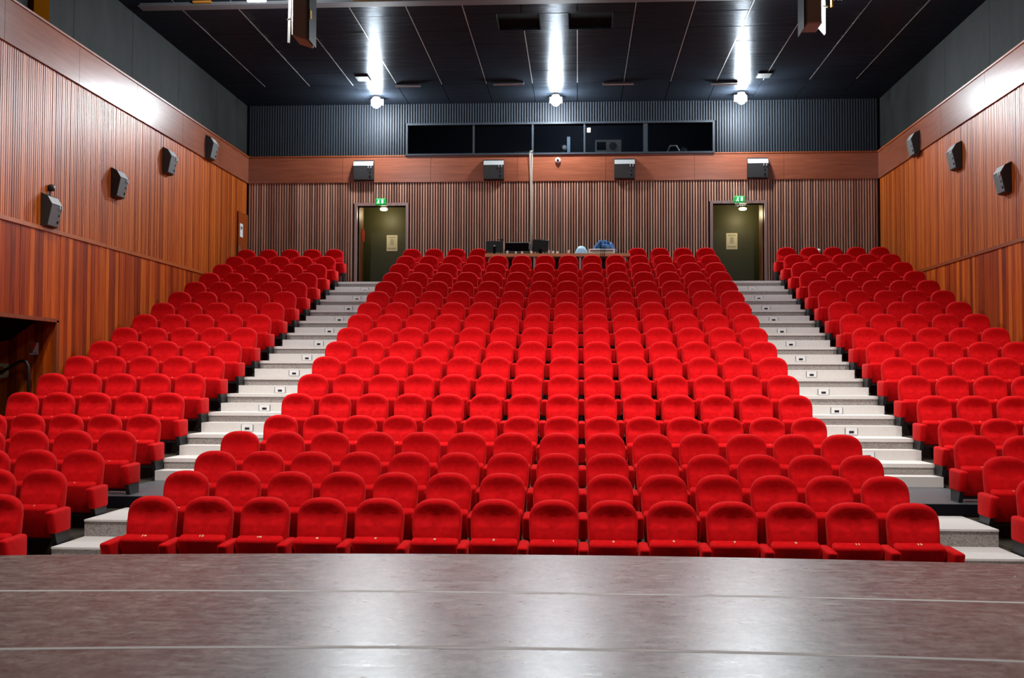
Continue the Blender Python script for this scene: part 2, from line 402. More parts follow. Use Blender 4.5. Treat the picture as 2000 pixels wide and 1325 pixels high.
side_wall(wall_left, XL, 1, 12.4)
side_wall(wall_right, XR, -1, 12.4)
tr = struct(obj('trim_1', MB().box(XL-0.06, XL+0.015, 8, YB, Z_MID-0.03, Z_MID+0.035), M_trim))
tr = struct(obj('trim_2', MB().box(XR-0.015, XR+0.06, 8, YB, Z_MID-0.03, Z_MID+0.035), M_trim))
struct(obj('trim_3', MB().box(XL-0.06, XL+0.035, 8, YB, Z_F1, Z_F1+0.035), M_trim))
struct(obj('trim_4', MB().box(XR-0.035, XR+0.06, 8, YB, Z_F1, Z_F1+0.035), M_trim))
# recessed entrance in the left wall
door_l = struct(obj('door_1', yprism(XL-0.07, XL+0.02, [(DY0-0.1, DY1+0.06, DZ1-0.03, DZ1+0.03)]).box(XL-0.07, XL+0.02, DY1-0.02, DY1+0.07, 0, DZ1), M_trim))
mb = MB(); XD = XL-1.7
mb.box(XD-0.1, XD, DY0-0.2, DY1+0.2, -0.4, DZ1+0.1)
mb.box(XD, XL-0.30, DY0-0.2, DY0-0.1, -0.4, DZ1+0.1)
mb.box(XD, XL-0.30, DY0-0.2, DY1+0.2, DZ1, DZ1+0.1)
obj('recess_lining', mb, M_black, door_l)
for k in range(11):
    x0 = XD+0.02+k*0.149
    obj('plank', MB().box(x0, x0+0.143, DY1-0.05, DY1-0.002, 0, DZ1), M_plank, door_l)
# black sloped wedge, stands in for the diagonal shadow under the opening's top
obj('shadow_wedge', MB().prism([(XL-0.30, DZ1), (XD, DZ1), (XD, 2.45), (XL-0.75, 2.62)], DY0, DY1+0.01, 'Y'), M_black, door_l)
hr = MB().tube([(-9.7, 17.1, 1.55), (-9.02, 17.1, 1.955), (-8.52, 17.1, 2.245), (-8.44, 17.1, 2.27), (-8.385, 17.1, 2.25), (-8.36, 17.1, 2.19), (-8.345, 17.1, 2.05), (-8.34, 17.1, 1.18)], 0.025, 10)
tag(obj('handrail', hr, M_blackgloss, smooth=True), 'black tubular handrail sloping down into the recess of the left wall', 'handrail')
sg = thing('picture_sign', 'small square picture sign on the timber inside the left recess above the handrail', 'sign', (-8.44, DY1-0.05, 2.475))
obj('sign_board', MB().box(-0.075, 0.075, -0.012, -0.001, -0.10, 0.10), M_white, sg)
obj('sign_print', MB().prism([(-0.074, -0.07), (-0.03, -0.08), (0.02, 0.03), (0.05, 0.098), (-0.074, 0.098)], -0.0145, -0.0125, 'Y'), M_orange, sg)
obj('sign_print', MB().prism([(-0.02, -0.01), (0.03, 0.07), (-0.025, 0.09)], -0.017, -0.0147, 'Y'), M_red, sg)
obj('sign_print', MB().prism([(-0.02, -0.085), (0.06, -0.085), (0.05, -0.055), (0.0, -0.06)], -0.0145, -0.0125, 'Y'), M_sky, sg)
sg = thing('notice', 'yellowish framed notice low in the dark left recess behind the handrail', 'notice', (-8.985, DY1-0.05, 2.11))
obj('notice_frame', MB().box(-0.12, 0.12, -0.014, -0.001, -0.12, 0.12), M_print, sg)
obj('notice_print', MB().add(*lathe([(0.07, 0), (0.07, 0.004)], 14), Matrix.Translation((0, -0.0145, 0)) @ Matrix.Rotation(PI/2, 4, 'X')), M_ochre, sg)

# ------------------------------------------------------------------ back wall
DOORS = [(-5.215, -3.945), (3.915, 5.21)]
DZT = 6.455
WX0, WX1, WZ0, WZ1 = -3.91, 3.92, 7.785, 8.54
mb = MB(); y0, y1 = YB+0.055, YB+0.25
xs = [XL-0.3, DOORS[0][0], DOORS[0][1], DOORS[1][0], DOORS[1][1], XR+0.3]
for a, b in ((0, 1), (2, 3), (4, 5)): mb.box(xs[a], xs[b], y0, y1, 3.3, Z_F0+0.4)
for a, b in ((1, 2), (3, 4)): mb.box(xs[a], xs[b], y0, y1, DZT, Z_F0+0.4)
wall_back = struct(obj('wall_back', mb, M_gap))
mb = MB()
mb.box(XL-0.3, WX0, y0, y1, Z_F0+0.4, ZC+0.2); mb.box(WX1, XR+0.3, y0, y1, Z_F0+0.4, ZC+0.2)
mb.box(WX0, WX1, y0, y1, Z_F0+0.4, WZ0); mb.box(WX0, WX1, y0, y1, WZ1, ZC+0.2)
obj('upper_backing', mb, M_dark_back, wall_back)
p = 0.0672; rr = random.Random(5)
mb = MB(); mu = MB(); x = XL+0.03
while x < XR-0.03:
    z0 = ZTOP-0.05
    for a, b in DOORS:
        if a-0.12 < x+0.02 < b+0.10: z0 = DZT+0.06
    d = rr.uniform(0, 0.005)
    mb.box(x, x+0.038, YB-d, YB+0.055, z0, Z_F0)
    if WX0-0.07 < x+0.02 < WX1+0.07: mu.box(x, x+0.038, YB-d, YB+0.055, WZ1+0.05, ZC)
    else: mu.box(x, x+0.038, YB-d, YB+0.055, Z_F1+0.02, ZC)
    x += p
stuff(obj('battens', mb, M_batten_back, wall_back))
stuff(obj('dark_battens', mu, M_slat_dark, wall_back))
fx = [XL, -5.6, -3.3, -1.05, 1.2, 3.45, 5.7, XR]
for a, b in zip(fx[:-1], fx[1:]):
    obj('panel', MB().box(a+0.003, b-0.003, YB-0.03, YB+0.055, Z_F0, Z_F1), M_fascia, wall_back)
struct(obj('trim_5', MB().box(XL, XR, YB-0.045, YB+0.055, Z_F1, Z_F1+0.035), M_trim))
wall_front = struct(obj('wall_front', MB().box(XL-2, XR+.3, -4.2, -4.0, -0.4, ZC+.2), M_black))

# doors
def doorway(n, x0, x1, flip):
    mb = MB()
    mb.box(x0-0.07, x0, YB-0.03, YB+0.30, ZTOP, DZT+0.07); mb.box(x1, x1+0.07, YB-0.03, YB+0.30, ZTOP, DZT+0.07)
    mb.box(x0, x1, YB-0.03, YB+0.30, DZT, DZT+0.07)
    d = struct(obj('door_%d' % n, mb, M_frame))
    mb = MB(); yb = YB+1.9
    mb.box(x0-0.9, x1+0.9, yb, yb+0.1, ZTOP-0.1, DZT+0.5)
    obj('door_leaf', mb, M_olive, d)
    ml = MB(); xi = x1+0.004 if flip else x0-0.004
    if flip: ml.box(xi, xi+0.08, YB+0.26, YB+0.85, ZTOP, DZT+0.4); ml2 = MB().box(x0-0.5, x0-0.42, YB+0.26, yb, ZTOP, DZT+0.4)
    else: ml.box(xi-0.08, xi, YB+0.26, YB+0.85, ZTOP, DZT+0.4); ml2 = MB().box(x1+0.42, x1+0.5, YB+0.26, yb, ZTOP, DZT+0.4)
    obj('corridor_wall', ml, M_orange, d); obj('corridor_wall', ml2, M_black, d)
    obj('corridor_ceiling', MB().box(x0-0.5, x1+0.5, YB+0.26, yb+0.1, DZT+0.40, DZT+0.5), M_black, d)
    return d
d2 = doorway(2, DOORS[0][0], DOORS[0][1], False); d3 = doorway(3, DOORS[1][0], DOORS[1][1], True)
for (x, z, lab) in ((-4.80, 6.60, 'small bright oval lamp on the corridor ceiling behind the left doorway'), (4.90, 6.55, 'small bright oval lamp on the corridor ceiling behind the right doorway')):
    t = thing('corridor_lamp', lab, 'lamp', (x, YB+1.25, z-0.09), 0, 'corridor lamps')
    t.location = ((x-0.5)*(YB+1.25)/29.4+0.5, YB+1.25, (z-2.03)*(YB+1.25)/29.4+2.03-0.0)
    v, f = lathe([(0.02, -0.035), (0.07, -0.03), (0.10, -0.012), (0.105, 0.015), (0.08, 0.035)], 16)
    obj('diffuser', MB().add(v, f), M_bulbwarm, t, True)
    obj('lamp_base', MB().add(*lathe([(0.09, 0.045), (0.11, 0.05), (0.11, 0.40)], 16)), M_black, t)
    lamp('corridor_light', 'POINT', (t.location.x, t.location.y, t.location.z-0.15), 15, (1, 0.85, 0.5), shadow_soft_size=0.08)
for x, z, lab in ((-4.57, 5.675, 'pale poster taped on the dark door seen through the left doorway'), (4.61, 5.685, 'pale poster taped on the dark door seen through the right doorway')):
    xx = (x-0.5)*(YB+1.88)/29.4+0.5; zz = (z-2.03)*(YB+1.88)/29.4+2.03
    t = thing('poster', lab, 'poster', (xx, YB+1.898, zz), 0, 'posters')
    obj('paper', MB().box(-0.15, 0.15, -0.008, -0.001, -0.22, 0.22), M_paper, t)
    mb = MB(); mb.box(-0.10, 0.10, -0.011, -0.0082, 0.14, 0.18); mb.box(-0.05, 0.05, -0.011, -0.0082, -0.06, 0.11); mb.box(-0.12, 0.12, -0.011, -0.0082, -0.17, -0.13)
    obj('print', mb, M_print, t)
t = thing('fire_sign', 'round red sign on the corridor side wall just inside the left doorway', 'sign', (DOORS[0][0]+0.0, YB+0.75, 5.78))
obj('sign_disc', MB().add(*lathe([(0.19, 0), (0.19, 0.015)], 18), Matrix.Rotation(PI/2, 4, 'Y')), M_red, t)
# exit signs
def exit_sign(x, lab, cables):
    t = thing('exit_sign', lab, 'exit sign', (x, YB-0.06, 6.545), 0, 'emergency exit signs')
    v, f = bbox(-0.13, 0.13, -0.07, 0.09, -0.085, 0.085, 0.03, 2)
    obj('housing', MB().add(v, f), M_green, t)
    mb = MB()   # running figure
    Y0, Y1 = -0.075, -0.0705
    mb.prism([(-0.062, 0.035), (-0.045, 0.05), (-0.03, 0.04), (-0.035, 0.022), (-0.055, 0.02)], Y0, Y1, 'Y')
    mb.prism([(-0.065, 0.018), (-0.03, 0.018), (-0.04, -0.02), (-0.07, -0.015)], Y0, Y1, 'Y')
    mb.prism([(-0.065, -0.014), (-0.05, -0.018), (-0.08, -0.055), (-0.095, -0.05)], Y0, Y1, 'Y')
    mb.prism([(-0.052, -0.016), (-0.038, -0.016), (-0.018, -0.055), (-0.035, -0.055)], Y0, Y1, 'Y')
    obj('figure', mb, M_exitw, t)
    mb = MB()   # doorway and arrow
    mb.prism([(0.03, -0.05), (0.075, -0.05), (0.075, 0.05), (0.03, 0.05)], Y0, Y1, 'Y')
    obj('door_symbol', mb, M_exitw, t)
    if cables:
        mb = MB()
        for dx, r in ((-0.07, 0.05), (-0.02, 0.06), (0.03, 0.04)):
            mb.tube([(dx, -0.05, -0.08), (dx-r, -0.09, -0.12), (dx-r*0.7, -0.1, -0.20), (dx+0.01, -0.09, -0.14), (dx+0.04, -0.08, -0.19)], 0.004, 5)
        obj('wires', mb, M_white, t)
exit_sign(-4.59, 'glowing green exit sign over the left doorway', False)
exit_sign(4.575, 'glowing green exit sign over the right doorway with white wires hanging below', True)

# projection booth window
win = MB(); fy0, fy1 = YB-0.02, YB+0.16
win.box(WX0-0.05, WX0, fy0, fy1, WZ0-0.04, WZ1+0.05); win.box(WX1, WX1+0.05, fy0, fy1, WZ0-0.04, WZ1+0.05)
win.box(WX0, WX1, fy0, fy1, WZ1, WZ1+0.05); win.box(WX0-0.05, WX1+0.05, fy0-0.06, fy1, WZ0-0.045, WZ0)
window = struct(obj('window_1', win, M_slat_dark))
mx = [WX0, -2.2, -0.67, 0.66, 2.22, WX1]
for k, x in enumerate(mx[1:-1]):
    wd = 0.055 if k == 3 else 0.022
    obj('mullion', MB().box(x-wd, x+wd, YB+0.02, YB+0.14, WZ0, WZ1), M_slat_dark, window)
for a, b in zip(mx[:-1], mx[1:]):
    obj('pane', MB().box(a+0.02, b-0.02, YB+0.09, YB+0.096, WZ0, WZ1), M_glass, window)
mb = MB(); by = YB+2.6
mb.box(WX0-0.6, WX1+0.6, by, by+0.1, WZ0-0.6, WZ1+0.8)
mb.box(WX0-0.7, WX0-0.6, YB+0.26, by, WZ0-0.6, WZ1+0.8); mb.box(WX1+0.6, WX1+0.7, YB+0.26, by, WZ0-0.6, WZ1+0.8)
mb.box(WX0-0.7, WX1+0.7, YB+0.26, by, WZ1+0.7, WZ1+0.8); mb.box(WX0-0.7, WX1+0.7, YB+0.26, by, WZ0-0.6, WZ0-0.5)
obj('booth_lining', mb, mat('booth_wall_paint', (0.012, 0.015, 0.024), 0.7), window)
obj('booth_shelf', MB().box(WX0-0.5, WX1+0.5, YB+0.27, YB+0.75, WZ0-0.06, WZ0-0.01), M_blackgloss, window)
ZW = WZ0-0.01; YW = YB+0.45
lamp('booth_fill', 'POINT', (0.6, YB+1.2, WZ1+0.5), 22, (0.6, 0.75, 1.0), shadow_soft_size=0.1)  # added dim blue fill so the booth interior shows, no fixture
t = thing('projector', 'grey box projector standing behind the booth glass right of centre', 'projector', (1.28, YW, ZW))
obj('casing', MB().add(*bbox(-0.34, 0.34, -0.12, 0.25, 0.05, 0.42, 0.015, 1)), M_spk, t)
obj('lens', MB().add(*lathe([(0.10, 0), (0.10, 0.05), (0.07, 0.055)], 16), Matrix.Translation((0.12, -0.12, 0.24)) @ Matrix.Rotation(PI/2, 4, 'X')), M_blackgloss, t)
obj('lamp_house', MB().box(-0.30, -0.06, -0.125, -0.119, 0.14, 0.36), M_black, t)
for dx in (-0.28, 0.28): obj('foot', MB().box(dx-0.03, dx+0.03, -0.08, 0.2, 0, 0.06), M_black, t)
t = thing('film_projector', 'blue grey film projector column standing in the middle of the booth window', 'projector', (0.16, YW, ZW))
obj('column', MB().box(0.05, 0.13, -0.05, 0.1, 0, 0.52), M_paleblue, t)
obj('lens_barrel', MB().add(*lathe([(0.07, 0), (0.07, 0.1), (0.05, 0.16)], 14), Matrix.Translation((-0.02, -0.02, 0.22)) @ Matrix.Rotation(PI/2, 4, 'X')), M_steel, t)
obj('motor_block', MB().add(*bbox(-0.13, 0.05, -0.04, 0.12, 0.02, 0.30, 0.03, 2)), M_slat_dark, t)
t = thing('folding_stand', 'small metal folding stand with splayed legs behind the right booth pane', 'stand', (2.98, YW, ZW))
obj('leg', MB().tube([(-0.22, 0, 0), (-0.10, 0, 0.27)], 0.014, 8), M_steel, t)
obj('leg', MB().tube([(0.22, 0, 0), (0.06, 0, 0.27)], 0.018, 8), M_steel, t)
obj('cross_bar', MB().tube([(-0.11, 0, 0.265), (0.07, 0, 0.265)], 0.016, 8), M_steel, t)
obj('lamp_head', MB().add(*bbox(0.10, 0.26, -0.05, 0.05, 0.12, 0.30, 0.03, 2), Matrix.Rotation(0.35, 4, 'Y')), M_slat_dark, t)
t = thing('console_desk', 'low dark console seen behind the left half of the booth window', 'console', (-0.98, YW, ZW))
obj('console_body', MB().add(*bbox(-0.14, 0.26, -0.05, 0.2, 0.0, 0.12, 0.01, 1)), M_black, t)
obj('console_frame', MB().box(-0.17, -0.145, -0.06, 0.2, 0, 0.13).box(-0.17, 0.26, -0.06, 0.2, 0.12, 0.135), M_spk, t)
t = thing('amplifier', 'low dark amplifier just left of the wide booth mullion', 'amplifier', (1.9, YW, ZW))
obj('amplifier_case', MB().add(*bbox(-0.2, 0.28, -0.05, 0.25, 0, 0.075, 0.01, 1)), M_wallgrey, t)
obj('amplifier_front', MB().box(-0.19, 0.27, -0.058, -0.0505, 0.01, 0.065), M_spk, t)
t = thing('indicator_unit', 'tiny unit with one red and one green light behind the right booth pane', 'control unit', (2.55, YW-0.1, ZW))
obj('unit_case', MB().add(*bbox(-0.09, 0.09, 0.0, 0.15, 0, 0.09, 0.01, 1)), M_black, t)
obj('red_light', MB().add(*lathe([(0.012, 0), (0.012, 0.008)], 10), Matrix.Translation((-0.045, 0, 0.06)) @ Matrix.Rotation(PI/2, 4, 'X')), M_led_r, t)
obj('green_light', MB().add(*lathe([(0.014, 0), (0.014, 0.008)], 10), Matrix.Translation((0.045, 0, 0.045)) @ Matrix.Rotation(PI/2, 4, 'X')), M_led_g, t)
t = thing('paper_note', 'small white paper stuck on the booth glass above the projector', 'note', (0.77, YB+0.088, 8.39))
obj('paper', MB().box(-0.045, 0.045, -0.004, 0.0, -0.06, 0.06), M_paper, t)
obj('print', MB().box(-0.03, 0.03, -0.006, -0.0042, 0.0, 0.03), M_print, t)

# ------------------------------------------------------------------ ceiling
ceiling = struct(obj('ceiling', MB().box(XL-.3, XR+.3, -4.2, YB+.3, ZC+0.06, ZC+0.2), M_black))
SX = [-8.23, -7.13, -6.03, -4.96, -3.88, -2.79, -1.71, -0.60, 0.48, 1.59, 2.70, 3.79, 4.88, 5.97, 7.06, 8.1]
HOLES = [(-1.11, -0.26), (0.30, 1.18)]; HY0, HY1 = 20.98, 21.95
rr = random.Random(21)
for i in range(len(SX)-1):
    x0, x1 = SX[i]+0.008, SX[i+1]-0.008
    ys = [18.4, 20.98, 21.95, 22.9, 23.85, 24.9, 25.98, 26.9, YB]
    for k in range(len(ys)-1):
        ya, yb = ys[k]+0.003, ys[k+1]-0.003
        spans = [(x0, x1)]
        if k == 1:
            for h0, h1 in HOLES:
                ns = []
                for a, b in spans:
                    if h1 <= a or h0 >= b: ns.append((a, b))
                    else:
                        if a < h0: ns.append((a, h0))
                        if b > h1: ns.append((h1, b))
                spans = ns
        for a, b in spans:
            if b-a < 0.05: continue
            cx, cy = (a+b)/2, (ya+yb)/2
            mb = MB().box(a-cx, b-cx, ya-cy, yb-cy, 0, 0.05)
            obj('panel', mb, M_ceil, ceiling, loc=(cx, cy, ZC), rot=(rr.uniform(-0.004, 0.004), rr.uniform(-0.001, 0.001), 0))
    if 0 < i:
        obj('joint_strip', MB().box(SX[i]-0.007, SX[i]+0.007, 22.0 if SX[i] in (-0.60, 0.48) else 19.5, 25.98, ZC-0.004, ZC+0.02), M_seam, ceiling)
for h0, h1 in HOLES:
    obj('vent_opening', MB().box(h0, h1, HY0, HY1, ZC+0.045, ZC+0.055).box(h0, h0+0.012, HY0, HY1, ZC, ZC+0.05).box(h1-0.012, h1, HY0, HY1, ZC, ZC+0.05), M_black, ceiling)
obj('panel', MB().box(XL-.2, XR+.2, -4, 18.4, ZC, ZC+0.05), M_ceil, ceiling)
# lighting beam across the top of the frame
beam = thing('lighting_beam', 'grey steel lighting beam with an orange timber edge crossing below the ceiling', 'beam', (0, 0, 0))
obj('web', MB().box(XL+0.3, XR-0.2, 19.98, 20.06, 9.02, 9.098), M_beam, beam)
obj('flange', MB().box(XL+0.3, XR-0.2, 19.88, 20.16, 9.008, 9.021), M_beam, beam)
for x0, x1 in ((-6.75, -6.4), (-3.7, -0.7), (-0.6, 1.7)):
    obj('timber_edge', MB().box(x0, x1, 19.90, 19.975, 9.06, 9.098), M_ochre, beam)
# rear flood lamps
labs = ['white flood lamp blazing at the ceiling above the left doorway', 'white flood lamp blazing at the ceiling above the middle of the booth window', 'white flood lamp blazing at the ceiling above the right doorway']
for p_, lab in zip(REAR, labs):
    t = thing('flood_lamp', lab, 'lamp', p_, 0, 'rear flood lamps')
    sv, sf = lathe([(0.001, -0.17), (0.055, -0.155), (0.10, -0.11), (0.13, -0.04), (0.13, 0.02), (0.10, 0.07), (0.06, 0.10), (0.001, 0.12)], 20)
    obj('bulb', MB().add(sv, sf), M_bulb, t, True)
    obj('stem', MB().tube([(0, 0.0, 0.11), (0, 0.0, ZC-p_[2]-0.03)], 0.02, 8), M_black, t)
    obj('ceiling_plate', MB().add(*lathe([(0.09, ZC-p_[2]-0.04), (0.09, ZC-p_[2])], 14)), M_spk, t)
    mb = MB().prism([(0.13, 0.10), (0.16, 0.10), (0.16, -0.06), (0.13, -0.06)], -0.16, 0.16, 'X')
    obj('reflector', mb, M_beam, t)
# bridge floods (just above the frame)
for p_, lab in zip(BRIDGE, ('white work lamp fixed under the beam at the left near the wall', 'white work lamp fixed under the beam at the right near the wall')):
    t = thing('work_lamp', lab, 'lamp', p_, 0, 'work lamps on the beam')
    obj('bulb', MB().box(-0.16, 0.16, -0.03, 0.03, -0.05, 0.05), M_bulb, t)
    obj('housing', MB().box(-0.19, 0.19, -0.06, 0.06, 0.055, 0.12), M_beam, t)
    obj('bracket', MB().tube([(0, 0, 0.1), (0, 0, ZC-p_[2])], 0.02, 6), M_steel, t)
# hanging spotlights with barn doors
def hang_spot(name_lab, x, y, zb, flip):
    t = thing('stage_spotlight', name_lab, 'spotlight', (x, y, zb), 0, 'hanging spotlights')
    f = -1 if flip else 1
    v, fc = bbox(-0.10, 0.17, -0.18, 0.32, 0.03, 0.92, 0.02, 1)
    v = [Vector((q.x, q.y, q.z - 0.35*(q.x+0.10) if q.z < 0.4 and f > 0 else q.z)) for q in v]
    o = obj('casing', MB().add([Vector((q.x*f, q.y, q.z)) for q in v], fc), M_brownbox, t)
    mb = MB().prism([(-0.235*f, -0.0 if not flip else -0.02), (-0.215*f, 0.0 if not flip else -0.04), (-0.17*f if not flip else -0.10*f, 0.05 if not flip else 0.10), (-0.15*f if not flip else -0.06*f, 0.95), (-0.235*f, 0.95)], 0.235, 0.25, 'Y') if flip else MB().prism([(-0.25, 0.0), (-0.215, 0.0), (-0.19, 0.95), (-0.235, 0.95)], 0.12, 0.15, 'Y')
    obj('barn_door', mb, M_white, t)
    obj('barn_door', MB().box(*sorted((0.20*f, 0.215*f)), -0.2, 0.3, -0.05, 0.93), M_blackgloss, t)
    obj('hinge_arm', MB().tube([(-0.20*f, -0.1, 0.33), (-0.09*f, -0.1, 0.36)], 0.015, 6).tube([(0.20*f, -0.1, 0.33), (0.15*f, -0.1, 0.36)], 0.015, 6), M_steel, t)
    obj('label_plate', MB().box(*sorted((-0.27*f if flip else 0.217*f, -0.245*f if flip else 0.235*f)), -0.2, -0.1, 0.32, 0.47), M_yellow, t)
    obj('hanger', MB().tube([(0.03*f, 0.05, 0.9), (0.03*f, 0.05, ZC-zb)], 0.025, 8), M_steel, t)
hang_spot('brown hanging spotlight with a thin white barn door, upper left', -4.33, 18.5, 7.87, False)
hang_spot('brown hanging spotlight with a broad white barn door, upper right', 4.48, 18.5, 7.93, True)
# off tube lights and small plates on the ceiling
for x0, x1, y, lab in ((-1.53, -0.80, 25.85, 'unlit tube light on the ceiling left of the centre flood lamp'), (1.09, 1.82, 25.97, 'unlit tube light on the ceiling right of the centre flood lamp'), (3.68, 4.30, 26.1, 'unlit tube light on the ceiling beside the right flood lamp'), (-3.9, -3.3, 25.9, 'unlit tube light on the ceiling right of the left flood lamp')):
    t = thing('tube_light', lab, 'light', ((x0+x1)/2, y, ZC-0.005), 0, 'unlit ceiling tubes')
    h = (x1-x0)/2
    obj('tube', MB().tube([(-h, 0, -0.055), (h, 0, -0.055)], 0.022, 8), M_steel, t)
    obj('batten_housing', MB().box(-h, h, -0.035, 0.035, -0.03, 0.004), M_slat_dark, t)
for x, y, lab in ((-4.58, 25.3, 'grey square plate on the ceiling left of the left flood lamp'), (4.82, 25.5, 'grey square plate on the ceiling right of the right flood lamp')):
    t = thing('ceiling_plate', lab, 'ceiling plate', (x, y, ZC-0.005), 0, 'grey ceiling plates')
    obj('plate', MB().box(-0.15, 0.15, -0.2, 0.2, -0.03, 0.004), M_wallgrey, t)
    obj('plate_rim', MB().box(-0.16, 0.16, -0.21, 0.21, -0.012, 0.004), M_black, t)
# ochre timber post in the upper left corner
tag(obj('timber_post', MB().box(XL-0.04, XL+0.03, 16.52, 17.02, Z_F1+0.036, ZC), M_postw), 'ochre timber post standing on the fascia ledge, upper left corner', 'post')
tag(obj('roof_beam', MB().box(XL-0.04, XL+0.10, 15.9, 16.50, 8.05, ZC), M_postw2), 'short yellow timber block beside the ochre post, upper left corner', 'timber block')

# ------------------------------------------------------------------ loudspeakers
M_spkface = mat('speaker_grille_dark', (0.030, 0.031, 0.032), 0.6, spec=0.3)
M_spktop = mat('speaker_top_pale', (0.30, 0.30, 0.30), 0.5)
def speaker_proto(wd, name, lab, grp, scale=1.0, face=M_spk):
    # local: back on plane y=0, faces -y, origin at top of the back
    t = thing(name, lab, 'speaker', (0, 0, 0), 0, grp)
    prof = [(0, 0), (-0.10, -0.05), (-0.17, -0.17), (-0.10, -0.50), (-0.03, -0.52), (0, -0.52)]
    prof = [(a*scale, b*scale) for a, b in prof]
    obj('cabinet', MB().prism(prof, -wd/2, wd/2, 'X'), M_spkside, t)
    def quad(a, b, inset, off):
        a = Vector(a); b = Vector(b); d = (b-a).normalized(); n = Vector((d.y, -d.x))
        if n.x > 0: n = -n
        pp = [a+d*inset, b-d*inset, b-d*inset+n*off, a+d*inset+n*off]
        return [(q.x, q.y) for q in pp]
    obj('grille', MB().prism(quad(prof[2], prof[3], 0.012, 0.008), -wd/2+0.008, wd/2-0.008, 'X'), face, t)
    obj('top_panel', MB().prism(quad(prof[1], prof[2], 0.004, 0.004), -wd/2+0.004, wd/2-0.004, 'X'), M_spktop, t)
    mb = MB(); xw = wd*0.33
    for dx in (-0.035, 0.035): mb.box(xw+dx-0.010, xw+dx+0.010, -0.185*scale, -0.14*scale, -0.23*scale, -0.17*scale)
    obj('bracket', mb, M_steel, t)
    obj('knob', MB().add(*lathe([(0.02, 0), (0.02, 0.02)], 10), Matrix.Translation((xw, -0.13*scale, -0.32*scale)) @ Matrix.Rotation(PI/2, 4, 'X')), M_black, t)
    obj('port', MB().add(*lathe([(0.025, 0), (0.025, 0.015)], 10), Matrix.Translation((xw, -0.115*scale, -0.42*scale)) @ Matrix.Rotation(PI/2, 4, 'X')), M_black, t)
    return t
pb = speaker_proto(0.52, 'wall_speaker', 'grey wedge speaker on the rear fascia above the left doorway', 'rear fascia speakers', 1.06, M_spkface)
bk = [(-5.03, 7.64, None), (-1.66, 7.63, 'grey wedge speaker on the rear fascia left of the hanging white cable'), (1.68, 7.625, 'grey wedge speaker on the rear fascia between dome camera and right doorway'), (5.03, 7.615, 'grey wedge speaker on the rear fascia above the right doorway')]
for i, (x, z, lab) in enumerate(bk):
    if i == 0: pb.location = (x, YB-0.032, z)
    else: dup(pb, (x, YB-0.032, z), 0, lab)
ps = speaker_proto(0.36, 'wall_speaker', 'black wedge speaker lowest and nearest on the left wall, sensor above it', 'side wall speakers', 1.06)
ords = ['lowest and nearest', 'second up', 'third up', 'topmost and farthest']
for i, (y, z) in enumerate(((17.14, 4.98), (19.74, 5.89), (22.23, 6.80), (24.73, 7.61))):
    xo = XL-0.02 if i < 3 else XL+0.013
    if i == 0: ps.location = (xo, y, z); ps.rotation_euler = (0, 0, PI/2)
    else: dup(ps, (xo, y, z), PI/2, 'black wedge speaker on the left timber wall, %s of the slanting four' % ords[i])
for i, (y, z) in enumerate(((19.68, 5.84), (22.14, 6.74), (24.67, 7.53))):
    xo = XR+0.02 if i < 2 else XR-0.013
    dup(ps, (xo, y, z), -PI/2, 'black wedge speaker on the right timber wall, %s of the slanting three' % ('lowest and nearest', 'middle', 'topmost and farthest')[i])
t = thing('wall_sensor', 'small black sensor on a short stem above the nearest left speaker', 'sensor', (XL-0.03, 17.22, 4.95))
obj('stem', MB().tube([(0.03, 0, 0), (0.035, 0, 0.10)], 0.02, 8), M_spk, t)
obj('sensor_head', MB().add(*bbox(0.0, 0.10, -0.05, 0.05, 0.09, 0.20, 0.03, 2)), M_blackgloss, t, True)
# dome camera
t = thing('dome_camera', 'small white dome camera on the rear fascia right of the hanging cable', 'camera', (-0.02, YB-0.03, 7.585))
obj('dome_base', MB().add(*lathe([(0.07, 0), (0.07, 0.05), (0.05, 0.08)], 16), Matrix.Rotation(PI/2, 4, 'X')), M_white, t, True)
obj('lens', MB().add(*lathe([(0.035, 0.08), (0.03, 0.105), (0.001, 0.115)], 14), Matrix.Rotation(PI/2, 4, 'X')), M_blackgloss, t, True)
# hanging cable
mb = MB(); xc = -0.70
for k, dx in enumerate((-0.035, -0.012, 0.012, 0.03)):
    
    mb.tube([(xc+dx*0.2, YB-0.06, 7.80), (xc+dx*0.9, YB-0.085, 7.84), (xc+dx*1.2, YB-0.09, 7.75), (xc+dx*0.8, YB-0.07, 7.3), (xc+dx*0.6+0.01, YB-0.06, 6.4), (xc+dx*0.5-0.01, YB-0.06, 5.6), (xc+dx*0.4, YB-0.06, ZTOP+0.3)], 0.006 if k % 2 else 0.008, 6)
tag(obj('hanging_cable', mb, mat('cable_beige', (0.42, 0.38, 0.33), 0.6), smooth=True), 'bundle of white cables hanging from the booth sill down the rear wall', 'cable')
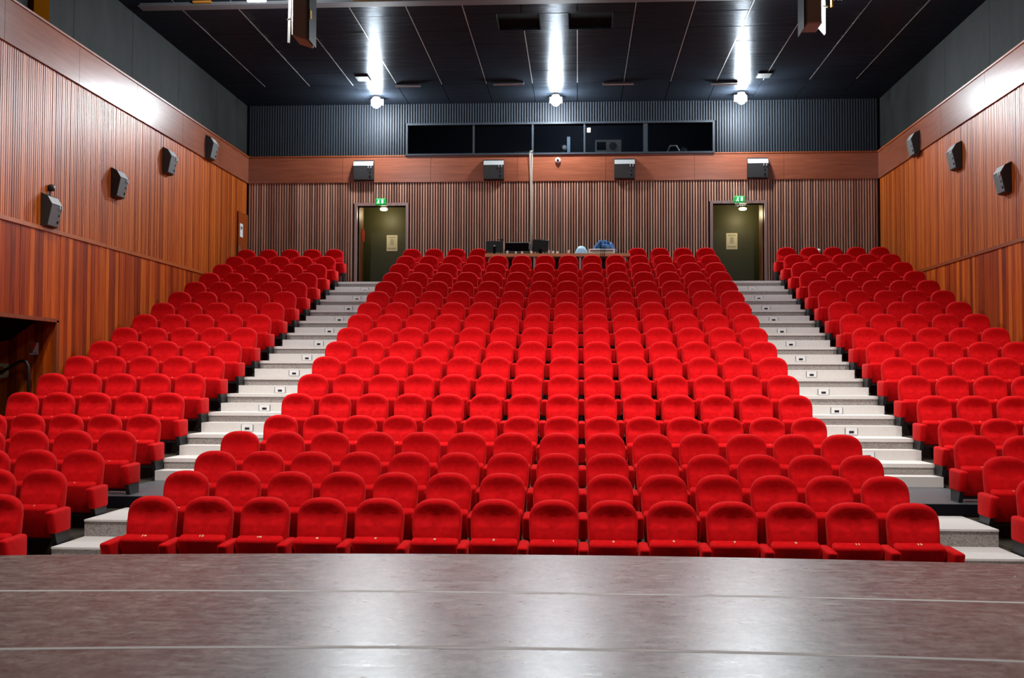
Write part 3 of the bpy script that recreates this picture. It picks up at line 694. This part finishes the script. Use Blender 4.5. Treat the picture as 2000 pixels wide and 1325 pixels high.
# small things on the left wall near the back corner
t = struct(link('door_4', MB().box(-0.004, 0.022, -0.40, 0.38, 0.0, 1.94).mesh('door_4', M_leaf), None, (XL, 27.42, ZTOP)))
obj('door_handle', MB().box(0.022, 0.05, -0.37, -0.33, 0.80, 1.05), M_steel, t)
obj('lock', MB().box(0.022, 0.035, -0.26, -0.22, 0.93, 0.97), M_steel, t)
t = thing('notice', 'white paper notice on the flush door by the rear left corner', 'notice', (XL+0.0225, 27.25, 5.75))
obj('paper', MB().box(0.0, 0.004, -0.12, 0.12, -0.17, 0.17), M_white, t)
obj('print', MB().box(0.0042, 0.006, -0.07, 0.07, 0.02, 0.10), M_steel, t)
t = thing('wall_lamp', 'white round wall lamp low on the slats behind the right block of seats', 'wall lamp', (6.56, YB-0.01, 5.235))
obj('globe', MB().add(*lathe([(0.05, 0), (0.055, 0.02), (0.04, 0.05), (0.001, 0.06)], 12), Matrix.Rotation(PI/2, 4, 'X')), M_white, t, True)
obj('socket_base', MB().box(-0.03, 0.03, -0.01, 0.01, -0.04, 0.04), M_black, t)

# ------------------------------------------------------------------ sound desk at the back
TY = 26.45; TZ = 5.0
t = thing('desk', 'long beech topped sound desk in the gap of the rear row', 'desk', (0, TY, 0))
obj('desk_top', MB().box(-1.74, 1.74, -0.35, 0.35, TZ-0.075, TZ), M_tabletop, t)
obj('apron', MB().box(-1.66, 1.66, 0.25, 0.28, TZ-0.45, TZ-0.075), M_leg, t)
for x in (-1.62, -0.55, 0.55, 1.62):
    obj('leg', MB().box(x-0.025, x+0.025, -0.28, -0.23, ZTOP, TZ-0.07), M_steel, t)
def on(x, dy=0.0): return (x, TY+dy, TZ)
t = thing('monitor', 'black flat monitor turned away at the left end of the sound desk', 'monitor', on(-1.53, -0.1))
obj('screen', MB().add(*bbox(-0.21, 0.21, -0.02, 0.03, 0.05, 0.34, 0.012, 1), Matrix.Rotation(-0.08, 4, 'X')), M_blackgloss, t)
obj('stand', MB().box(-0.03, 0.03, -0.045, -0.02, 0.0, 0.2).box(-0.12, 0.12, -0.08, 0.08, 0, 0.015), M_black, t)
obj('badge', MB().box(-0.03, 0.03, -0.028, -0.020, 0.20, 0.23), M_steel, t)
t = thing('desk_lamp', 'small black gooseneck lamp behind the left monitor on the sound desk', 'lamp', on(-1.40, 0.14))
obj('base', MB().add(*lathe([(0.05, 0), (0.05, 0.02)], 12)), M_black, t)
obj('gooseneck', MB().tube([(0, 0, 0.02), (0.05, 0, 0.30), (0.02, 0, 0.39), (-0.06, 0, 0.40)], 0.01, 6), M_black, t)
obj('lamp_head', MB().add(*bbox(-0.02, 0.08, -0.03, 0.03, 0.36, 0.42, 0.01, 1)), M_blackgloss, t)
t = thing('mixing_console', 'black mixing console with a pale rear rim between the two monitors', 'mixing console', on(-0.975, 0.0))
obj('console_body', MB().prism([(-0.22, 0.0), (0.25, 0.0), (0.25, 0.28), (0.20, 0.30), (-0.22, 0.10)], -0.285, 0.285, 'X'), M_blackgloss, t)
obj('rear_rim', MB().box(-0.30, 0.30, 0.2, 0.27, 0.285, 0.345), M_steel, t)
obj('front_panel', MB().box(-0.285, 0.285, -0.245, -0.2205, 0.075, 0.27), M_black, t)
obj('lower_strip', MB().box(-0.285, 0.285, -0.235, -0.2205, 0.0, 0.072), M_spk, t)
obj('side_cheek', MB().prism([(-0.22, 0.0), (0.26, 0.0), (0.26, 0.30), (-0.22, 0.12)], -0.305, -0.287, 'X'), M_blackgloss, t)
obj('side_cheek', MB().prism([(-0.22, 0.0), (0.26, 0.0), (0.26, 0.30), (-0.22, 0.12)], 0.287, 0.305, 'X'), M_blackgloss, t)
t = thing('monitor', 'black tilted screen on the sound desk right of the mixing console', 'monitor', on(-0.42, -0.05))
obj('screen', MB().add(*bbox(-0.20, 0.20, -0.02, 0.03, 0.07, 0.38, 0.012, 1), Matrix.Rotation(-0.18, 4, 'X') @ Matrix.Rotation(0.03, 4, 'Y')), M_blackgloss, t)
obj('stand', MB().box(-0.04, 0.04, -0.03, 0.08, 0.0, 0.14).box(-0.14, 0.14, -0.08, 0.1, 0, 0.02), M_black, t)
obj('top_edge', MB().box(-0.19, 0.19, 0.015, 0.03, 0.365, 0.385), M_spk, t)
mats_ = (M_white, M_white, M_cream, M_white, M_steel, M_white, M_white, M_cream)
xs_ = (-1.20, -1.00, -0.85, -0.63, -0.20, -0.10, 0.0, 0.28)
bl = ['below the left monitor edge', 'in front of the console left half', 'in front of the console right half', 'at the left foot of the tilted screen', 'just right of the tilted screen', 'second right of the tilted screen', 'third right of the tilted screen', 'alone between tilted screen and blue chair']
for x, m_, b_ in zip(xs_, mats_, bl):
    t = thing('cup', 'tiny pale cup on the sound desk, ' + b_, 'cup', (x, TY-0.28, TZ), 0, 'small cups on the desk')
    hh = 0.05 + 0.03*((x*7) % 1)
    obj('body', MB().add(*lathe([(0.022, 0), (0.028, hh*0.8), (0.026, hh)], 10)), m_, t, True)
    obj('lid', MB().add(*lathe([(0.028, hh), (0.018, hh+0.012)], 10)), M_spk, t)
# keyboard-like unit
t = thing('rack_unit', 'white slotted rack unit lying at the right end of the sound desk', 'rack unit', on(1.07, -0.12))
obj('case', MB().add(*bbox(-0.31, 0.31, -0.12, 0.15, 0.0, 0.115, 0.008, 1)), M_white, t)
obj('slot', MB().box(-0.27, 0.27, -0.126, -0.1205, 0.065, 0.082), M_black, t)
obj('slot', MB().box(-0.27, 0.27, -0.126, -0.1205, 0.035, 0.047), M_spk, t)
mb = MB()
for dx in (-0.05, 0.0, 0.04): mb.tube([(dx, -0.02, 0.118), (dx+0.02, -0.04, 0.20), (dx+0.05, -0.10, 0.22), (dx+0.03, -0.16, 0.15), (dx+0.02, -0.245, 0.03), (dx+0.02, -0.25, -0.12)], 0.006, 5)
obj('cables', mb, M_black, t)
# pale blue chair behind the desk
t = thing('plastic_chair', 'pale blue moulded plastic chair behind the right half of the sound desk', 'chair', (0.58, 27.1, ZTOP))
v, f = [], []
for j in range(7):
    for i in range(11):
        a = -1 + 2*i/10; r = j/6
        zz = 0.45+0.59*(r)**0.9*(1-0.55*abs(a)**3); xx = a*0.22*(1-0.12*r); yy = 0.16+0.05*r-0.06*a*a
        v.append((xx, yy, zz))
for j in range(6):
    for i in range(10): f.append((j*11+i, j*11+i+1, (j+1)*11+i+1, (j+1)*11+i))
bk_ = obj('backrest', MB().add(v, f), M_paleblue, t, True); md = bk_.modifiers.new('solid', 'SOLIDIFY'); md.thickness = 0.02
obj('seat', MB().add(*bbox(-0.22, 0.22, -0.25, 0.18, 0.42, 0.46, 0.02, 2)), M_paleblue, t)
for a in (-1, 1):
    for b in (-1, 1): obj('leg', MB().tube([(a*0.18, b*0.17-0.02, 0.43), (a*0.21, b*0.22-0.02, 0.0)], 0.012, 6), M_steel, t)
# chair with jacket
t = thing('plastic_chair', 'blue chair behind the rack unit, mostly covered by a denim jacket', 'chair', (1.15, 27.3, ZTOP))
bk2 = bk_.copy(); C.objects.link(bk2); bk2.parent = t; bk2.name = 'backrest'
obj('seat', MB().add(*bbox(-0.22, 0.22, -0.25, 0.18, 0.42, 0.46, 0.02, 2)), M_denim, t)
for a in (-1, 1):
    for b in (-1, 1): obj('leg', MB().tube([(a*0.18, b*0.17-0.02, 0.43), (a*0.21, b*0.22-0.02, 0.0)], 0.012, 6), M_steel, t)
v, f = [], []; rj = random.Random(4); NI, NJ = 29, 12
for j in range(NJ):
    for i in range(NI):
        a = -1 + 2*i/(NI-1); r = j/(NJ-1)
        ztop = 0.47*(1-abs(a)**2.6)**0.55+0.05
        z = 0.42 + (0.25 + ztop)*r
        fold = 0.035*math.sin(9*a+5*r+1.3) + 0.022*math.sin(21*a-7*r) + 0.02*math.sin(4*a-13*r)
        x = a*0.36*(1-0.08*r) + 0.012*math.sin(11*r+3*a)
        y = 0.02 + 0.10*r - 0.05*(1-a*a) + fold
        v.append((x, y, z + 0.015*math.sin(13*a)))
for j in range(NJ-1):
    for i in range(NI-1): f.append((j*NI+i, j*NI+i+1, (j+1)*NI+i+1, (j+1)*NI+i))
jk = thing('jacket', 'crumpled blue denim jacket hung over the chair behind the rack unit', 'jacket', (1.15, 27.3, ZTOP))
o = obj('body', MB().add(v, f), M_denim, jk, True); md = o.modifiers.new('solid', 'SOLIDIFY'); md.thickness = 0.03
o = obj('sleeve', MB().tube([(-0.05, -0.06, 1.03), (0.05, -0.13, 1.00), (0.17, -0.15, 0.96), (0.25, -0.12, 0.90), (0.28, -0.10, 0.80)], [0.05, 0.075, 0.07, 0.06, 0.045], 10), M_denim, jk, True)
obj('lining', MB().add(*bbox(-0.26, -0.08, -0.14, -0.05, 0.66, 0.97, 0.03, 2)), M_spk, jk)

# ------------------------------------------------------------------ theatre seats
def interp(tab, z):
    if z <= tab[0][0]: return tab[0][1]
    for (a, b), (c_, d) in zip(tab[:-1], tab[1:]):
        if z <= c_:
            k = (z-a)/(c_-a); k = k*k*(3-2*k); return b+(d-b)*k
    return tab[-1][1]
PROF = [(0.36, -0.130), (0.46, -0.158), (0.55, -0.160), (0.63, -0.138), (0.70, -0.092), (0.75, -0.080), (0.82, -0.096), (0.87, -0.112), (0.90, -0.110)]
def back_mesh(N=40, rings=None):
    out = []
    for k in range(N):
        a = 2*PI*k/N; ca, sa = math.cos(a), math.sin(a)
        if sa >= 0:   # arched top
            n = 2.55; r = (abs(ca/0.235)**n + abs(sa/0.200)**n)**(-1/n); x, z = r*ca, 0.693+r*sa
        else:
            n = 6.0; wx = 0.235-0.010*abs(sa); r = (abs(ca/wx)**n + abs(sa/0.333)**n)**(-1/n); x, z = r*ca, 0.693+r*sa
        out.append((x, z))
    zc = 0.64
    mb = MB()
    def ring(sc, fn):
        b = len(mb.v)
        for x, z in out:
            X, Z = x*sc, zc+(z-zc)*sc; mb.v.append((X, fn(X, Z), Z))
        return b
    edge = lambda z: -0.02 - 0.10*(HB-z)*0.9
    rs_ = []
    rs_.append(ring(0.90, lambda x, z: edge(z)+0.055))
    rs_.append(ring(0.985, lambda x, z: edge(z)+0.040))
    rs_.append(ring(1.0, lambda x, z: edge(z)+0.008))
    for sc, k in ((0.99, 0.28), (0.955, 0.62), (0.90, 0.85), (0.80, 0.97), (0.62, 1.0), (0.42, 1.0), (0.20, 1.0)):
        rs_.append(ring(sc, lambda x, z, k=k: edge(z)-0.012 + (interp(PROF, z)-edge(z)+0.012)*k))
    for a, b in zip(rs_[:-1], rs_[1:]):
        for k in range(N): mb.f.append((a+k, a+(k+1) % N, b+(k+1) % N, b+k))
    mb.f.append(tuple(rs_[0]+k for k in range(N))[::-1]); mb.f.append(tuple(rs_[-1]+k for k in range(N)))
    return mb
def seat_mb():
    # folded-up cushion: tall slab just in front of the back, lying against it
    bm = bmesh.new(); bmesh.ops.create_cube(bm, size=1)
    for v in bm.verts:
        u, q, r = v.co.x, v.co.y, v.co.z
        z = 0.20+(r+.5)*0.345 - (0.022 if (q < 0 and r > 0) else 0)
        y = (-0.308 if q < 0 else -0.165) + ((0.095 if q < 0 else 0.03) if r < 0 else 0.0)
        v.co = Vector((u*2*(0.222 if r > 0 else 0.205), y, z + (0.012 if (q > 0 and r > 0) else 0)))
    bmesh.ops.bevel(bm, geom=bm.edges[:], offset=0.032, segments=3, profile=0.5, affect='EDGES')
    r = MB(); bm.verts.index_update(); r.add([v.co.copy() for v in bm.verts], [tuple(v.index for v in f.verts) for f in bm.faces]); bm.free(); return r
def arm_mb(sx):
    bm = bmesh.new(); bmesh.ops.create_cube(bm, size=1)
    for v in bm.verts:
        u, q, r = v.co.x, v.co.y, v.co.z
        y = -0.50+(q+.5)*0.42 + (0.09 if (q < 0 and r < 0) else 0)
        z = 0.275+(r+.5)*0.245 - (0.012 if q < 0 and r > 0 else 0)
        v.co = Vector((sx*0.275+u*2*0.048, y, z))
    bmesh.ops.bevel(bm, geom=bm.edges[:], offset=0.028, segments=3, profile=0.5, affect='EDGES')
    r = MB(); bm.verts.index_update(); r.add([v.co.copy() for v in bm.verts], [tuple(v.index for v in f.verts) for f in bm.faces]); bm.free(); return r
def leg_mb(sx):
    return MB().prism([(-0.40, 0.30), (-0.08, 0.30), (-0.08, 0.0), (-0.36, 0.0), (-0.36, 0.03), (-0.30, 0.06)], sx*0.275-0.024, sx*0.275+0.024, 'X')
me_back = back_mesh().mesh('backrest', M_vel, True)
me_seat = seat_mb().mesh('seat', M_vel, True)
me_arm = {k: arm_mb(k).mesh('armrest', M_vel, True) for k in (-1, 1)}
me_leg = {k: leg_mb(k).mesh('leg', M_leg) for k in (-1, 1)}
me_tag = MB().box(-0.009, 0.009, -0.246, -0.236, 0.528, 0.5435).mesh('number_tag', M_cream)
me_hinge = MB().box(-0.20, 0.20, -0.20, -0.10, 0.17, 0.22).mesh('seat_hinge', M_leg)
def digits_mesh(txt):
    cu = bpy.data.curves.new('txt', 'FONT'); cu.body = txt; cu.size = 0.050; cu.align_x = 'CENTER'; cu.align_y = 'CENTER'; cu.extrude = 0.002; cu.offset = 0.0008
    cu.resolution_u = 2
    o = bpy.data.objects.new('txt', cu); C.objects.link(o)
    dg = bpy.context.evaluated_depsgraph_get(); me = bpy.data.meshes.new_from_object(o.evaluated_get(dg), depsgraph=dg)
    bpy.data.objects.remove(o); bpy.data.curves.remove(cu)
    me.transform(Matrix.Translation((0, -0.240, 0.5435)) @ Matrix.Rotation(0.28, 4, 'X'))
    me.materials.clear(); me.materials.append(M_cream); me.name = 'number_tag'; return me
WORD = ['first', 'second', 'third', 'fourth', 'fifth', 'sixth', 'seventh', 'eighth', 'ninth', 'tenth', 'eleventh', 'twelfth', 'thirteenth', 'fourteenth', 'fifteenth', 'sixteenth', 'seventeenth', 'eighteenth']
rt = random.Random(9)
def chair(x, row, label, group, sides, digits=None):
    t = thing('theatre_seat', label, 'seat', (x, YR[row], ZF[row]), 0, group)
    link('backrest', me_back, t)
    st = link('seat', me_seat, t); st.location.z = rt.uniform(-0.008, 0.004)
    link('number_tag', digits if digits else me_tag, st)
    link('seat_hinge', me_hinge, t)
    for k in sides:
        a = link('armrest', me_arm[k], t); a.location.z = rt.uniform(-0.008, 0.008)
        link('leg', me_leg[k], t)
    return t
rear = MB()
def rear_add(x, row, sides):
    for me in [me_back, me_seat, me_hinge] + [me_arm[k] for k in sides] + [me_leg[k] for k in sides]:
        pass
    rear_list.append((x, row, sides))
rear_list = []
FR = ['front row', 'second row', 'third row', 'fourth row']
def rowname(r): return FR[r] if r < 4 else '%s row from the stage' % WORD[r]
INDIV = 14
for r in range(18):
    for k in range(14):
        if r == 17 and 4 <= k <= 9: continue
        x = -3.575 + PITCH*k
        sides = (1,) if not (k == 0 or (r == 17 and k == 10)) else (-1, 1)
        if r >= INDIV: rear_list.append((x, r, sides)); continue
        if k == 0: pos = 'at its left aisle'
        elif k == 13: pos = 'at its right aisle'
        elif k < 7: pos = '%s from its left aisle' % WORD[k]
        else: pos = '%s from its right aisle' % WORD[13-k]
        dig = None
        if r == 0: dig = digits_mesh(str(2*(7-k)) if k < 7 else str(2*(k-7)+1))
        chair(x, r, 'red velvet tip-up seat, centre block, %s, %s' % (rowname(r), pos), 'red seats of the centre block', sides, dig)
for sgn, nm in ((-1, 'left'), (1, 'right')):
    for r in range(18):
        if r < 4: xs_ = [5.10+PITCH*k for k in range({0: 1, 1: 2, 2: 3, 3: 4}[r])]
        else: xs_ = [5.50+PITCH*k for k in range(5)]
        if sgn > 0:
            if r < 4: xs_ = xs_[:{0: 1, 1: 2, 2: 3, 3: 3}[r]]
            if r == 4: xs_ = xs_[:4]
        for k, x in enumerate(xs_):
            sides = (-sgn,) if k < len(xs_)-1 else (-1, 1)
            if r >= INDIV: rear_list.append((sgn*x, r, sides)); continue
            pos = 'at the aisle' if k == 0 else '%s from the aisle' % WORD[k]
            chair(sgn*x, r, 'red velvet tip-up seat, %s block, %s, %s' % (nm, rowname(r), pos), 'red seats of the %s block' % nm, sides)
def md_(me): return [v.co.copy() for v in me.vertices], [tuple(p.vertices) for p in me.polygons]
cache = {me.name+str(id(me)): None for me in ()}
D_b, D_s = md_(back_mesh(24).mesh('tmp', M_vel)), md_(me_seat)
D_a = {k: md_(me_arm[k]) for k in (-1, 1)}; D_l = {k: md_(me_leg[k]) for k in (-1, 1)}
red, dark = MB(), MB()
for x, r, sides in rear_list:
    T = Matrix.Translation((x, YR[r], ZF[r]))
    red.add(*D_b, T); red.add(*D_s, T)
    for k in sides: red.add(*D_a[k], T); dark.add(*D_l[k], T)
t = thing('theatre_seats', 'dark red tip-up seats of the last four rows before the rear wall', 'seats')
t['kind'] = 'stuff'
stuff(obj('upholstery', red, M_vel, t, True)); stuff(obj('legs', dark, M_leg, t))
n_ind = sum(1 for o in bpy.data.objects if o.name.startswith('theatre_seat') and o.type == 'EMPTY')
print('individual seats', n_ind, 'stuff seats', len(rear_list))
